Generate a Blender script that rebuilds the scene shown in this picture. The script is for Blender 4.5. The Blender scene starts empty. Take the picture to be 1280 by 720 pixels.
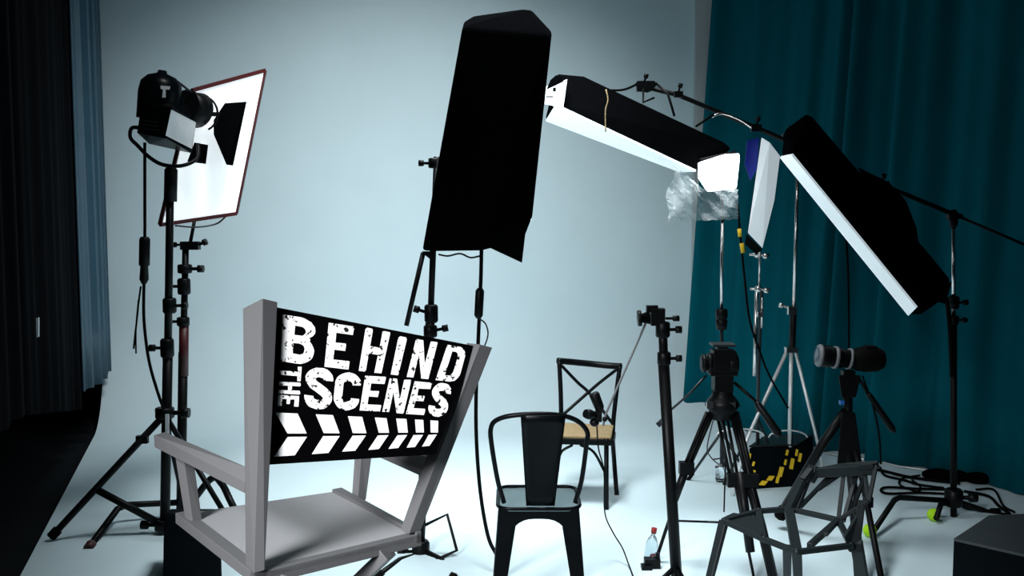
import bpy, bmesh, math, random
from mathutils import Vector, Matrix
random.seed(7)
SC = bpy.context.scene
# ------------------------------------------------------------------ camera
F = 1300.0
CAM = Vector((0, 0, 1.75))
TH = math.atan(105 / F)
cd = bpy.data.cameras.new('camera'); cam = bpy.data.objects.new('view_camera', cd)
SC.collection.objects.link(cam); SC.camera = cam
cam.location = CAM; cam.rotation_euler = (math.pi / 2 - TH, 0, 0)
cd.sensor_width = 36; cd.lens = F / 1280 * 36; cd.clip_start = 0.05
# ------------------------------------------------------------------ world, light, exposure
w = bpy.data.worlds.new('world'); SC.world = w; w.use_nodes = True
w.node_tree.nodes['Background'].inputs[0].default_value = (0.25, 0.55, 0.7, 1)
w.node_tree.nodes['Background'].inputs[1].default_value = 0.012
SC.view_settings.view_transform = 'Standard'; SC.view_settings.look = 'None'
SC.view_settings.gamma = 1; SC.view_settings.use_curve_mapping = False
SC.view_settings.exposure = 0.0

def area(name, loc, target, sx, sy, power, col, spread=180):
    l = bpy.data.lights.new(name, 'AREA'); l.shape = 'RECTANGLE'; l.size = sx; l.size_y = sy
    l.energy = power; l.color = col; l.spread = math.radians(spread)
    o = bpy.data.objects.new(name, l); SC.collection.objects.link(o); o.location = loc
    o.rotation_euler = (Vector(target) - Vector(loc)).to_track_quat('-Z', 'Y').to_euler()
    return o
area('overhead_fill_light', (0.0, 5.2, 4.3), (0.0, 5.4, 0), 1.2, 1.2, 44, (0.93, 0.98, 1.0), 66)  # unseen area light added above the frame to brighten the floor
area('backdrop_light', (-0.6, 4.7, 4.4), (-1.15, 8.6, 0.35), 1.0, 0.6, 43, (0.97, 0.99, 1.0), 76)  # unseen light added above the frame to brighten the back wall
area('chair_fill_light', (-2.1, -0.2, 3.0), (-0.45, 2.7, 0.98), 1.5, 1.5, 26, (0.96, 0.98, 1.0), 34)  # unseen light added on the camera side to brighten the director's chair

# ------------------------------------------------------------------ pixel to place
def ray(px, py):
    u = (px - 640) / F; v = (360 - py) / F
    c, s = math.cos(TH), math.sin(TH)
    return Vector((u, c + v * s, -s + v * c))
def P(px, py, Y):
    d = ray(px, py); return CAM + d * (Y / d.y)
def G(px, py, z=0.0):
    d = ray(px, py); return CAM + d * ((z - CAM.z) / d.z)

# ------------------------------------------------------------------ materials
MT = {}
def mat(name, col, rough=0.5, metal=0.0, emit=None, es=0.0, noise=0.0, scale=20, alpha=1.0, trans=0.0, bump=0.0, spec=0.5, wave=False):
    m = bpy.data.materials.new(name); m.use_nodes = True
    nt = m.node_tree; b = nt.nodes['Principled BSDF']
    b.inputs['Base Color'].default_value = (*col, 1); b.inputs['Roughness'].default_value = rough
    b.inputs['Metallic'].default_value = metal; b.inputs['Alpha'].default_value = alpha
    b.inputs['Transmission Weight'].default_value = trans
    b.inputs['Specular IOR Level'].default_value = spec
    if emit: b.inputs['Emission Color'].default_value = (*emit, 1); b.inputs['Emission Strength'].default_value = es
    tc = nt.nodes.new('ShaderNodeTexCoord')
    n = nt.nodes.new('ShaderNodeTexNoise'); n.inputs['Scale'].default_value = scale; n.inputs['Detail'].default_value = 4
    nt.links.new(tc.outputs['Object'], n.inputs['Vector'])
    r = nt.nodes.new('ShaderNodeMapRange'); r.inputs['To Min'].default_value = 1 - noise; r.inputs['To Max'].default_value = 1 + noise
    nt.links.new(n.outputs['Fac'], r.inputs['Value'])
    mx = nt.nodes.new('ShaderNodeVectorMath'); mx.operation = 'SCALE'
    mx.inputs[0].default_value = col
    nt.links.new(r.outputs[0], mx.inputs['Scale']); nt.links.new(mx.outputs[0], b.inputs['Base Color'])
    if bump:
        bp = nt.nodes.new('ShaderNodeBump'); bp.inputs['Strength'].default_value = bump; bp.inputs['Distance'].default_value = 0.01
        nt.links.new(n.outputs['Fac'], bp.inputs['Height']); nt.links.new(bp.outputs[0], b.inputs['Normal'])
    MT[name] = m; return m
mat('cyc', (0.61, 0.76, 0.81), 0.8, noise=0.05, scale=2.5, spec=0.2)
mat('dark_floor', (0.006, 0.008, 0.010), 0.8, spec=0.1)
mat('dark_wall', (0.004, 0.006, 0.008), 0.9, spec=0.05)
mat('beige_wall', (0.50, 0.56, 0.57), 0.8, noise=0.05)
mat('teal_cloth', (0.0, 0.098, 0.130), 0.85, noise=0.12, scale=6, bump=0.1, spec=0.06)
mat('black_cloth', (0.0025, 0.003, 0.004), 0.95, noise=0.2, scale=8, spec=0.04)
mat('grey_cloth', (0.03, 0.075, 0.11), 0.3, noise=0.2, scale=5)
mat('black_fabric', (0.0018, 0.002, 0.0024), 1.0, noise=0.3, scale=40, spec=0.0)
mat('panel_cloth', (0.0015, 0.0015, 0.0018), 1.0, spec=0.0)
mat('black_metal', (0.0025, 0.003, 0.0036), 0.42, noise=0.3, scale=30, spec=0.14)
mat('black_gloss', (0.002, 0.003, 0.004), 0.3, noise=0.2, scale=20, spec=0.1)
mat('dark_steel', (0.012, 0.018, 0.021), 0.45, metal=0.3, noise=0.2, scale=30)
mat('seat_steel', (0.22, 0.30, 0.32), 0.4, metal=0.7, noise=0.15, scale=12)
mat('chair_cast', (0.008, 0.013, 0.015), 0.5, spec=0.3, noise=0.15, scale=30)
mat('chrome', (0.75, 0.72, 0.70), 0.2, metal=1.0, noise=0.05)
mat('white_tube', (0.7, 0.72, 0.72), 0.35, metal=0.4)
mat('rubber', (0.002, 0.002, 0.002), 0.7, spec=0.06)
mat('red_plastic', (0.25, 0.008, 0.006), 0.4, noise=0.1)
mat('dark_red', (0.05, 0.003, 0.004), 0.5, noise=0.2)
mat('yellow_tape', (0.75, 0.48, 0.01), 0.5, noise=0.1)
mat('tennis', (0.36, 0.68, 0.01), 0.9, noise=0.15, scale=60, bump=0.3)
mat('blue_gel', (0.0, 0.012, 0.26), 0.4)
mat('blue_plastic', (0.01, 0.10, 0.35), 0.4)
mat('rush', (0.30, 0.22, 0.11), 0.8, noise=0.35, scale=60, bump=0.5)
mat('diffusion', (0.85, 0.9, 0.92), 0.6, emit=(0.85, 0.96, 1.0), es=5)
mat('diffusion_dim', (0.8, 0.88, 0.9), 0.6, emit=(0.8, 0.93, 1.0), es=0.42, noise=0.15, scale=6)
mat('lit_inside', (0.85, 0.9, 0.92), 0.6, emit=(0.9, 0.97, 1.0), es=1.1)
mat('hot', (1, 1, 1), 0.6, emit=(0.95, 0.99, 1.0), es=6)
mat('lit_reflector_cloth', (0.9, 0.93, 0.94), 0.6, emit=(0.9, 0.97, 1.0), es=0.65, noise=0.08, scale=3)  # emission makes the cloth look lit; it is no lamp
mat('silver_panel', (0.8, 0.83, 0.85), 0.4, metal=0.0, noise=0.15, scale=12)
mat('grey_chair', (0.115, 0.115, 0.12), 0.5, noise=0.04, scale=15, spec=0.3)
mat('seat_grey', (0.30, 0.305, 0.315), 0.5, noise=0.04, scale=8, spec=0.3)
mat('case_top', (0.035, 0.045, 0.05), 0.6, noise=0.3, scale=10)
mat('case_black', (0.003, 0.005, 0.0065), 0.9, noise=0.3, scale=10, spec=0.03)
mat('ring_grey', (0.16, 0.17, 0.18), 0.4, spec=0.3)
mat('clear', (0.75, 0.88, 0.92), 0.12, trans=0.85, spec=0.5)
mat('lens_glass', (0.02, 0.03, 0.05), 0.05, spec=0.8)
mat('white_plain', (0.8, 0.85, 0.88), 0.5)
# crumpled plastic: mostly see-through
mp = mat('plastic_bag', (0.75, 0.85, 0.88), 0.25, alpha=0.30, noise=0.5, scale=9, bump=0.15)
# worn white print
m = mat('worn_print', (0.9, 0.9, 0.9), 0.6, emit=None)
nt = m.node_tree; b = nt.nodes['Principled BSDF']
for l in list(nt.links):
    if l.to_node == b: nt.links.remove(l)
tc = nt.nodes.new('ShaderNodeTexCoord'); n = nt.nodes.new('ShaderNodeTexNoise'); n.inputs['Scale'].default_value = 95; n.inputs['Detail'].default_value = 3
nt.links.new(tc.outputs['Object'], n.inputs['Vector'])
cr = nt.nodes.new('ShaderNodeValToRGB'); cr.color_ramp.elements[0].position = 0.375; cr.color_ramp.elements[0].color = (0.002, 0.002, 0.002, 1)
cr.color_ramp.elements[1].position = 0.39; cr.color_ramp.elements[1].color = (0.95, 0.95, 0.95, 1)
nt.links.new(n.outputs['Fac'], cr.inputs[0]); nt.links.new(cr.outputs[0], b.inputs['Base Color'])
mat('print_white', (0.95, 0.95, 0.95), 0.6)

# ------------------------------------------------------------------ mesh builder (world coordinates)
def tri_hull(bm, pts):
    vs = [bm.verts.new(p) for p in pts]
    r = bmesh.ops.convex_hull(bm, input=vs)
    bmesh.ops.delete(bm, geom=[g for g in set(r['geom_interior']) | set(r['geom_unused']) if isinstance(g, bmesh.types.BMVert)], context='VERTS')
def smooth_path(pts, n=6):
    pts = [Vector(p) for p in pts]
    if len(pts) < 3: return pts
    q = [2 * pts[0] - pts[1]] + pts + [2 * pts[-1] - pts[-2]]
    out = []
    for i in range(1, len(q) - 2):
        a, b_, c, d = q[i - 1:i + 3]
        for k in range(n):
            t = k / n
            out.append(0.5 * ((2 * b_) + (c - a) * t + (2 * a - 5 * b_ + 4 * c - d) * t * t + (-a + 3 * b_ - 3 * c + d) * t ** 3))
    out.append(pts[-1]); return out
class MB:
    def __init__(s): s.bm = bmesh.new(); s.sm = False
    def hexa(s, a, b):
        """a, b: four corners each, matching order"""
        va = [s.bm.verts.new(p) for p in a]; vb = [s.bm.verts.new(p) for p in b]
        n = len(va)
        s.bm.faces.new(va[::-1]); s.bm.faces.new(vb)
        for i in range(n): s.bm.faces.new((va[i], va[(i + 1) % n], vb[(i + 1) % n], vb[i]))
        return s
    def prism(s, poly, vec): return s.hexa(poly, [Vector(p) + Vector(vec) for p in poly])
    def box(s, c, dx, dy, dz, rz=0, R=None):
        c = Vector(c); M = R if R else Matrix.Rotation(rz, 3, 'Z')
        q = lambda x, y, z: c + M @ Vector((x * dx / 2, y * dy / 2, z * dz / 2))
        return s.hexa([q(-1, -1, -1), q(1, -1, -1), q(1, 1, -1), q(-1, 1, -1)], [q(-1, -1, 1), q(1, -1, 1), q(1, 1, 1), q(-1, 1, 1)])
    def hull(s, pts): tri_hull(s.bm, pts); return s
    def tube(s, pts, r, seg=8, smooth=False, closed=False, r1=None):
        pts = smooth_path(pts) if smooth else [Vector(p) for p in pts]
        n = len(pts); rings = []; up = None
        for i, p in enumerate(pts):
            if closed: t = pts[(i + 1) % n] - pts[i - 1]
            else: t = (pts[min(i + 1, n - 1)] - pts[max(i - 1, 0)])
            t.normalize()
            if up is None: up = Vector((0, 0, 1)) if abs(t.z) < 0.9 else Vector((1, 0, 0))
            a = t.cross(up).normalized(); b_ = a.cross(t).normalized(); up = b_
            rr = r if r1 is None else r + (r1 - r) * i / max(1, n - 1)
            rings.append([s.bm.verts.new(p + a * rr * math.cos(2 * math.pi * k / seg) + b_ * rr * math.sin(2 * math.pi * k / seg)) for k in range(seg)])
        for i in range(n if closed else n - 1):
            A, B = rings[i], rings[(i + 1) % n]
            for k in range(seg):
                f = s.bm.faces.new((A[k], A[(k + 1) % seg], B[(k + 1) % seg], B[k])); f.smooth = True
        if not closed: s.bm.faces.new(rings[0][::-1]); s.bm.faces.new(rings[-1])
        return s
    def lathe(s, a, b, prof, seg=20):
        """prof: (t along a->b, radius)"""
        a = Vector(a); b = Vector(b); ax = b - a; t = ax.normalized()
        up = Vector((0, 0, 1)) if abs(t.z) < 0.9 else Vector((1, 0, 0))
        u = t.cross(up).normalized(); v = u.cross(t)
        rings = [[s.bm.verts.new(a + ax * q + (u * math.cos(2 * math.pi * k / seg) + v * math.sin(2 * math.pi * k / seg)) * max(r, 1e-4)) for k in range(seg)] for q, r in prof]
        for A, B in zip(rings, rings[1:]):
            for k in range(seg):
                f = s.bm.faces.new((A[k], A[(k + 1) % seg], B[(k + 1) % seg], B[k])); f.smooth = True
        s.bm.faces.new(rings[0][::-1]); s.bm.faces.new(rings[-1]); return s
    def ball(s, c, r, sx=1, sy=1, sz=1, seg=16):
        M = Matrix.Translation(Vector(c)) @ Matrix.Diagonal((sx, sy, sz, 1))
        res = bmesh.ops.create_uvsphere(s.bm, u_segments=seg, v_segments=seg // 2 + 2, radius=r, matrix=M)
        for v in res['verts']:
            for f in v.link_faces: f.smooth = True
        return s
    def bar(s, a, b, wx, wy, up=(0, 0, 1), w2=None):
        a = Vector(a); b = Vector(b); t = (b - a).normalized(); up = Vector(up)
        if abs(t.dot(up)) > 0.95: up = Vector((0, 1, 0))
        u = t.cross(up).normalized(); v = u.cross(t).normalized()
        q = lambda p, k: [p + (u * x * wx + v * y * wy) * 0.5 * k for x, y in ((-1, -1), (1, -1), (1, 1), (-1, 1))]
        return s.hexa(q(a, 1), q(b, w2 or 1))
    def build(s, name, m, parent=None, bevel=0.0, label=None):
        bmesh.ops.recalc_face_normals(s.bm, faces=s.bm.faces)
        me = bpy.data.meshes.new(name)
        off = ROOT.get(parent.name, Vector()) if parent else Vector()
        if off.length: bmesh.ops.translate(s.bm, verts=s.bm.verts, vec=-off)
        s.bm.to_mesh(me); s.bm.free()
        me.materials.append(MT[m] if isinstance(m, str) else m)
        o = bpy.data.objects.new(name, me); SC.collection.objects.link(o)
        if parent: o.parent = parent; ROOT[o.name] = off
        if bevel:
            b = o.modifiers.new('bevel', 'BEVEL'); b.width = bevel; b.segments = 2; b.limit_method = 'ANGLE'
        if label: o['label'] = label
        return o
ROOT = {}
def thing(name, label, cat, loc, group=None):
    o = bpy.data.objects.new(name, None); SC.collection.objects.link(o); o.empty_display_size = 0.1
    o.location = loc; ROOT[o.name] = Vector(loc); o['label'] = label; o['category'] = cat
    if group: o['group'] = group
    return o
def single(mb, name, m, label, cat, group=None, base=None, bevel=0):
    """a thing that is one mesh, with its origin at its base"""
    vs = [v.co.copy() for v in mb.bm.verts]
    c = Vector(base) if base else Vector((sum(v.x for v in vs) / len(vs), sum(v.y for v in vs) / len(vs), min(v.z for v in vs)))
    bmesh.ops.translate(mb.bm, verts=mb.bm.verts, vec=-c)
    o = mb.build(name, m, None, bevel); o.location = c; ROOT[o.name] = c
    o['label'] = label; o['category'] = cat
    if group: o['group'] = group
    return o
def struct(mb, name, m):
    o = mb.build(name, m); o['kind'] = 'structure'; return o

# ================================================================== SETTING
def edge_x(Y): return -1.0 - 0.2826 * Y + 0.03          # left edge of the white sweep, plan line
mb = MB()
prof = [(-0.5, 0.0), (2, 0), (5, 0), (6.4, 0), (7.2, 0)] + [(7.75 + 0.9 * math.sin(a), 0.9 - 0.9 * math.cos(a)) for a in [math.radians(q * 5) for q in range(19)]] + [(8.65, 2.6), (8.65, 4.6)]
nx = 24
def sweep(prof, name):
    mb = MB(); grid = []
    for Y, z in prof:
        x0 = edge_x(Y); x1 = 4.6
        grid.append([mb.bm.verts.new((x0 + (x1 - x0) * i / nx, Y, z)) for i in range(nx + 1)])
    for A, B in zip(grid, grid[1:]):
        for i in range(nx):
            f = mb.bm.faces.new((A[i], A[i + 1], B[i + 1], B[i])); f.smooth = True
    o = struct(mb, name, 'cyc')
sweep(prof[:5], 'floor'); sweep(prof[4:], 'wall_back')
struct(MB().box((0, 4, -0.09), 16, 14, 0.1), 'floor', 'dark_floor')
struct(MB().box((-5.2, 4, 2.3), 0.1, 14, 4.8), 'wall_left', 'dark_wall')
struct(MB().box((5.6, 4, 2.3), 0.1, 14, 4.8), 'wall_right', 'dark_wall')
struct(MB().box((0, 9.2, 2.3), 12, 0.1, 4.8), 'wall_rear', 'dark_wall')
a0 = P(872, 100, 8.6); a1 = P(893, 100, 8.6)
struct(MB().box(((a0.x + a1.x) / 2 , 8.6, 2.35), a1.x - a0.x + 0.05, 0.06, 4.4), 'trim_1', 'beige_wall')

def drape(path, z0, z1, amp, per, name, m, label, group=None, lean=0.0, zfun=None, seed=1, base=None, spreadf=0.6, nz=10, amp2=0.4):
    rnd = random.Random(seed); path = [Vector((*p, 0)) for p in path]
    L = [0]
    for a, b in zip(path, path[1:]): L.append(L[-1] + (b - a).length)
    tot = L[-1]; N = int(tot / 0.02)
    ph = [rnd.uniform(0, 6.28) for _ in range(5)]
    mb = MB(); g = []
    for i in range(N + 1):
        d = tot * i / N
        k = max(j for j in range(len(path) - 1) if L[j] <= d + 1e-9)
        t = (d - L[k]) / (L[k + 1] - L[k]); p = path[k].lerp(path[k + 1], t)
        dr = (path[k + 1] - path[k]).normalized(); nrm = Vector((dr.y, -dr.x, 0))
        wv = d / per * 2 * math.pi + 1.2 * math.sin(d / per * 1.3 + ph[0]) + 0.7 * math.sin(d / per * 0.55 * 2 + ph[1])
        am = amp * (0.65 + 0.35 * math.sin(d * 3.1 + ph[2])) 
        col = []
        for j in range(nz + 1):
            t2 = j / nz; zb = zfun(d / tot) if zfun else z0
            z = zb + (z1 - zb) * t2
            off = am * (math.sin(wv + 0.25 * (1 - t2)) + amp2 * math.sin(2.3 * wv + ph[3])) * (1 - 0.3 * t2)
            col.append(mb.bm.verts.new(p + nrm * off + Vector((lean * (z), 0, z))))
        g.append(col)
    for A, B in zip(g, g[1:]):
        for j in range(nz):
            f = mb.bm.faces.new((A[j], B[j], B[j + 1], A[j + 1])); f.smooth = True
    o = single(mb, name, m, label, 'curtain', group)
    s = o.modifiers.new('s', 'SOLIDIFY'); s.thickness = 0.006
    return o
# teal curtains on the right, running diagonally toward the camera
A = (1.42, 8.35); Bp = (2.22, 7.35); C_ = (3.12, 6.1); D_ = (3.9, 4.3)
drape([A, Bp], 0.01, 4.5, 0.075, 0.36, 'curtain', 'teal_cloth', 'teal floor-length curtain overlapping the right end of the pale backdrop, brightest of the teal curtains', lean=0.055, seed=3)
drape([(2.25, 7.33), C_], 0.01, 4.5, 0.085, 0.42, 'curtain', 'teal_cloth', 'darker teal curtain in soft folds right of the dark vertical gap, behind the boom stand', lean=0.05, seed=8)
drape([(3.14, 6.06), D_], 0.01, 4.5, 0.07, 0.3, 'curtain', 'teal_cloth', 'nearly black teal curtain at the far right edge, above the cable heap', lean=0.03, seed=11)
# left drapes
drape([(edge_x(8.5) + 0.05, 8.5), (edge_x(6.95) + 0.03, 6.95)], 0.45, 4.5, 0.06, 0.24, 'curtain', 'grey_cloth',
      'blue-grey streaked curtain hanging at the left edge of the backdrop, stepped hem above the floor', seed=5,
      zfun=lambda t: 0.42 + 0.03 * math.floor(t * 5) * 0.5, amp2=0.6)
drape([(edge_x(6.9), 6.9), (edge_x(5.0) + 0.0, 5.0), (edge_x(3.2) - 0.1, 3.2)], 0.4, 4.5, 0.03, 0.35, 'curtain', 'black_cloth',
      'matte black curtain filling the far left of the frame', seed=6, zfun=lambda t: 0.37 + 0.36 * min(1, t * 1.9))
q = P(44, 410, 5.55)
single(MB().prism([P(40, 399, 5.5), P(48, 397, 5.5), P(48, 421, 5.5), P(41, 424, 5.5)], (0, 0.012, 0)), 'patch', 'white_plain', 'small white tag on the black curtain at far left', 'patch')  # plain white plate set against the black curtain

# ================================================================== DIRECTOR CHAIR
def plane_hit(px, py, p0, n):
    d = ray(px, py); return CAM + d * ((p0 - CAM).dot(n) / d.dot(n))
SZ = 0.83
N_ = G(318, 717, SZ); R_ = G(527, 667, SZ); L_ = G(219, 641, SZ); F_ = G(427, 612, SZ)
dc = thing('director_chair', "tall grey folding director's chair seen from behind, black back panel with white lettering", 'chair', ((N_ + F_) / 2).xy.to_3d())
dn = Vector((0, 0, -0.035))
def lerp(a, b, t): return a + (b - a) * t
s4 = [lerp(lerp(N_, R_, a), lerp(L_, F_, a), b_) for a, b_ in ((0.07, 0.0), (0.955, 0.0), (0.955, 1.0), (0.05, 0.98))]
MB().prism([p + Vector((0, 0, -0.002)) for p in s4], dn * 0.5).build('seat', 'seat_grey', dc, 0.003)
side = (R_ - N_).normalized(); back = (L_ - N_).normalized()
MB().prism([N_, R_, R_ + back * 0.03, N_ + back * 0.03], dn).build('seat_rail', 'grey_chair', dc, 0.002)
MB().prism([N_, N_ + side * 0.036, L_ + side * 0.04, L_], dn * 0.92).build('seat_rail', 'grey_chair', dc, 0.002)
up = Vector((0, 0, 0.008))
MB().prism([R_ + up, R_ - side * 0.018 + up, F_ - side * 0.035 + up, F_ + up], dn).build('seat_rail', 'grey_chair', dc, 0.002)
# left back post: three visible edges, fourth edge hidden behind
YN = N_.y
def post(tops, bots, hid_t, hid_b): return MB().hexa([tops[0], tops[1], tops[2], hid_t], [bots[0], bots[1], bots[2], hid_b])
post([P(303.5, 385.5, YN + 0.07), P(328, 373, YN - 0.01), P(347, 377.5, YN + 0.02)],
     [P(307, 706, YN + 0.05), P(317, 717, YN - 0.0), P(331, 713, YN + 0.01)], P(331, 383, YN + 0.10), P(320, 703, YN + 0.07)).build('back_post', 'grey_chair', dc, 0.0015)
YR = R_.y
post([P(583.5, 428.5, YR - 0.06), P(600, 430.5, YR - 0.12), P(615.5, 434.5, YR - 0.10)],
     [P(500.5, 662, YR + 0.02), P(511, 667.5, YR - 0.02), P(525.5, 664, YR)], P(599, 434, YR - 0.03), P(514, 658, YR + 0.04)).build('back_post', 'grey_chair', dc, 0.0015)
# armrests and supports
def slab(px8, Ys): return [P(x, y, Y) for (x, y), Y in zip(px8, Ys)]
YL = L_.y
MB().hexa(slab([(192, 544), (206, 540), (207, 553), (193, 559)], [YL - .02, YL + .02, YL + .02, YL - .02]),
          slab([(306, 602), (312, 585), (312, 600), (306, 617)], [YN + .06, YN + .1, YN + .1, YN + .06])).build('armrest', 'grey_chair', dc, 0.0015)
post([P(219, 571, YL - .03), P(230, 577, YL - .05), P(243, 582, YL - .03)], [P(231, 647, YL - .06), P(241, 654, YL - .08), P(253, 651, YL - .06)],
     P(230, 570, YL + .0), P(243, 644, YL - .03)).build('arm_support', 'grey_chair', dc, 0.0015)
MB().hexa(slab([(470, 557), (492, 550), (492, 562), (470, 570)], [F_.y - .05, F_.y, F_.y, F_.y - .05]),
          slab([(530, 588), (540, 572), (540, 584), (532, 598)], [YR + .06, YR + .1, YR + .1, YR + .06])).build('armrest', 'grey_chair', dc, 0.0015)
post([P(444, 560, F_.y - .02), P(452, 562, F_.y - .05), P(466, 560, F_.y - .03)], [P(439.5, 622, F_.y - .06), P(447, 627, F_.y - .08), P(457.5, 625, F_.y - .06)],
     P(452, 556, F_.y + .0), P(448, 620, F_.y - .03)).build('arm_support', 'grey_chair', dc, 0.0015)
# crossed legs
ft = [G(200, 965), G(560, 945), G(330, 1100), G(470, 1080)]
u0 = Vector((0, 0, -0.03))
MB().bar(lerp(R_, N_, .22) + u0, ft[0], 0.05, 0.035).build('leg', 'grey_chair', dc, 0.002)
MB().bar(lerp(N_, R_, .12) + u0, ft[1] , 0.05, 0.035).build('leg', 'grey_chair', dc, 0.002)
MB().bar(lerp(F_, L_, .45) + u0, ft[2] , 0.05, 0.035).build('leg', 'grey_chair', dc, 0.002)
MB().bar(lerp(L_, F_, .48) + u0, ft[3] , 0.05, 0.035).build('leg', 'grey_chair', dc, 0.002)
# back panel
p0 = P(346, 384.5, YN + 0.045); p1 = P(338, 580.5, YN + 0.045); p2 = P(596, 433, YR - 0.09)
pn = (p1 - p0).cross(p2 - p0).normalized()
if pn.y > 0: pn = -pn
H = lambda x, y, o=0.0: plane_hit(x, y, p0, pn) + pn * o
panel = MB().prism([H(344, 384), H(592, 432.5), H(544, 568), H(335, 581)], -pn * 0.006).build('backrest', 'panel_cloth', dc)
def poly_mesh(mb, outline, holes, fn, thick):
    """2D outline with holes -> filled, mapped through fn, extruded"""
    cu = bpy.data.curves.new('t', 'CURVE'); cu.dimensions = '2D'; cu.fill_mode = 'BOTH'
    for pts in [outline] + holes:
        sp = cu.splines.new('POLY'); sp.points.add(len(pts) - 1); sp.use_cyclic_u = True
        for k, (x, y) in enumerate(pts): sp.points[k].co = (x, y, 0, 1)
    o = bpy.data.objects.new('t', cu); SC.collection.objects.link(o)
    dg = bpy.context.evaluated_depsgraph_get(); me = bpy.data.meshes.new_from_object(o.evaluated_get(dg))
    top = [mb.bm.verts.new(fn(v.co.x, v.co.y, thick)) for v in me.vertices]
    bot = [mb.bm.verts.new(fn(v.co.x, v.co.y, 0.0002)) for v in me.vertices]
    ec = {}
    for p in me.polygons:
        vs = list(p.vertices)
        try: mb.bm.faces.new([top[i] for i in vs])
        except ValueError: continue
        for a, b_ in zip(vs, vs[1:] + vs[:1]): ec[(a, b_)] = 1
    for (a, b_) in ec:
        if (b_, a) not in ec: mb.bm.faces.new((top[a], bot[a], bot[b_], top[b_]))
    bpy.data.objects.remove(o); bpy.data.curves.remove(cu); bpy.data.meshes.remove(me)
def arc(cx, cy, rx, ry, a0, a1, n=10): return [(cx + rx * math.cos(math.radians(a0 + (a1 - a0) * i / n)), cy + ry * math.sin(math.radians(a0 + (a1 - a0) * i / n))) for i in range(n + 1)]
def wob(pts, a=0.006):
    return [(x + random.uniform(-a, a), y + random.uniform(-a, a)) for x, y in pts]
def stroke(pts, w, asp):
    """centre line -> outline; w in x units, asp corrects aspect"""
    L, R = [], []
    for i in range(len(pts)):
        a = pts[max(i - 1, 0)]; b_ = pts[min(i + 1, len(pts) - 1)]
        dx, dy = (b_[0] - a[0]), (b_[1] - a[1]) * asp
        l = math.hypot(dx, dy); nx_, ny_ = -dy / l, dx / l
        L.append((pts[i][0] + nx_ * w / 2, pts[i][1] + ny_ * w / 2 / asp)); R.append((pts[i][0] - nx_ * w / 2, pts[i][1] - ny_ * w / 2 / asp))
    return L + R[::-1]
def glyph(ch):
    if ch == 'B':
        return ([(0, 0), (0, 1), (.5, 1)] + arc(.5, .755, .48, .245, 80, -40) + [(.86, .54)] + arc(.55, .29, .45, .29, 50, -90),
                [[(.38, .8), (.55, .8)] + arc(.55, .70, .16, .10, 80, -80) + [(.38, .6)], [(.36, .43), (.55, .43)] + arc(.55, .31, .16, .12, 80, -80) + [(.36, .2)]])
    if ch == 'E': return ([(0, 0), (0, 1), (.97, 1), (1, .97), (.98, .8), (.33, .8), (.34, .58), (.76, .58), (.78, .55), (.76, .42), (.33, .42), (.33, .19), (.97, .19), (1, .16), (.98, 0)], [])
    if ch == 'H': return ([(0, 0), (0, .97), (.05, 1), (.26, 1), (.3, .97), (.3, .6), (.7, .6), (.7, .97), (.75, 1), (.96, 1), (1, .97), (1, 0), (.7, 0), (.7, .42), (.3, .42), (.3, 0)], [])
    if ch == 'I': return ([(0, 0), (0, .95), (.2, 1), (.85, 1), (1, .96), (1, .02), (.9, 0)], [])
    if ch == 'N': return ([(0, 0), (0, .98), (.05, 1), (.34, 1), (.68, .38), (.68, .98), (.73, 1), (.97, 1), (1, .97), (1, 0), (.68, 0), (.31, .6), (.31, 0)], [])
    if ch == 'T': return ([(.35, 0), (.35, .84), (0, .84), (0, 1), (1, 1), (1, .84), (.66, .84), (.66, 0)], [])
    if ch == 'D':
        return ([(0, 0), (0, .97), (.05, 1), (.5, 1)] + arc(.6, .72, .4, .28, 90, 0) + arc(.6, .28, .4, .28, 0, -90), [[(.33, .84), (.5, .84)] + arc(.52, .66, .15, .18, 90, 0, 5) + arc(.52, .34, .15, .18, 0, -90, 5) + [(.33, .16)]])
    if ch == 'C':
        p = arc(.5, .70, .33, .20, -5, 90, 6) + arc(.5, .70, .34, .20, 90, 180, 6)[1:] + arc(.5, .30, .34, .20, 180, 270, 6) + arc(.5, .30, .33, .20, 270, 365, 6)[1:]
        return (stroke(p, .32, 1.4), [])
    if ch == 'S':
        p = arc(.5, .74, .33, .17, -10, 90, 6) + arc(.5, .74, .33, .17, 90, 190, 6)[1:] + [(.3, .60), (.5, .51), (.7, .42)] + arc(.5, .27, .34, .18, 20, -90, 7) + arc(.5, .27, .34, .18, -90, -190, 7)[1:]
        return (stroke(p, .33, 1.35), [])
def quad_map(q):
    (x0, y0), (x1, y1), (x2, y2), (x3, y3) = q    # TL TR BR BL
    def fn(u, v, o):
        tx, ty = x0 + (x1 - x0) * u, y0 + (y1 - y0) * u
        bx, by = x3 + (x2 - x3) * u, y3 + (y2 - y3) * u
        return H(bx + (tx - bx) * v, by + (ty - by) * v, o)
    return fn
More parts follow.
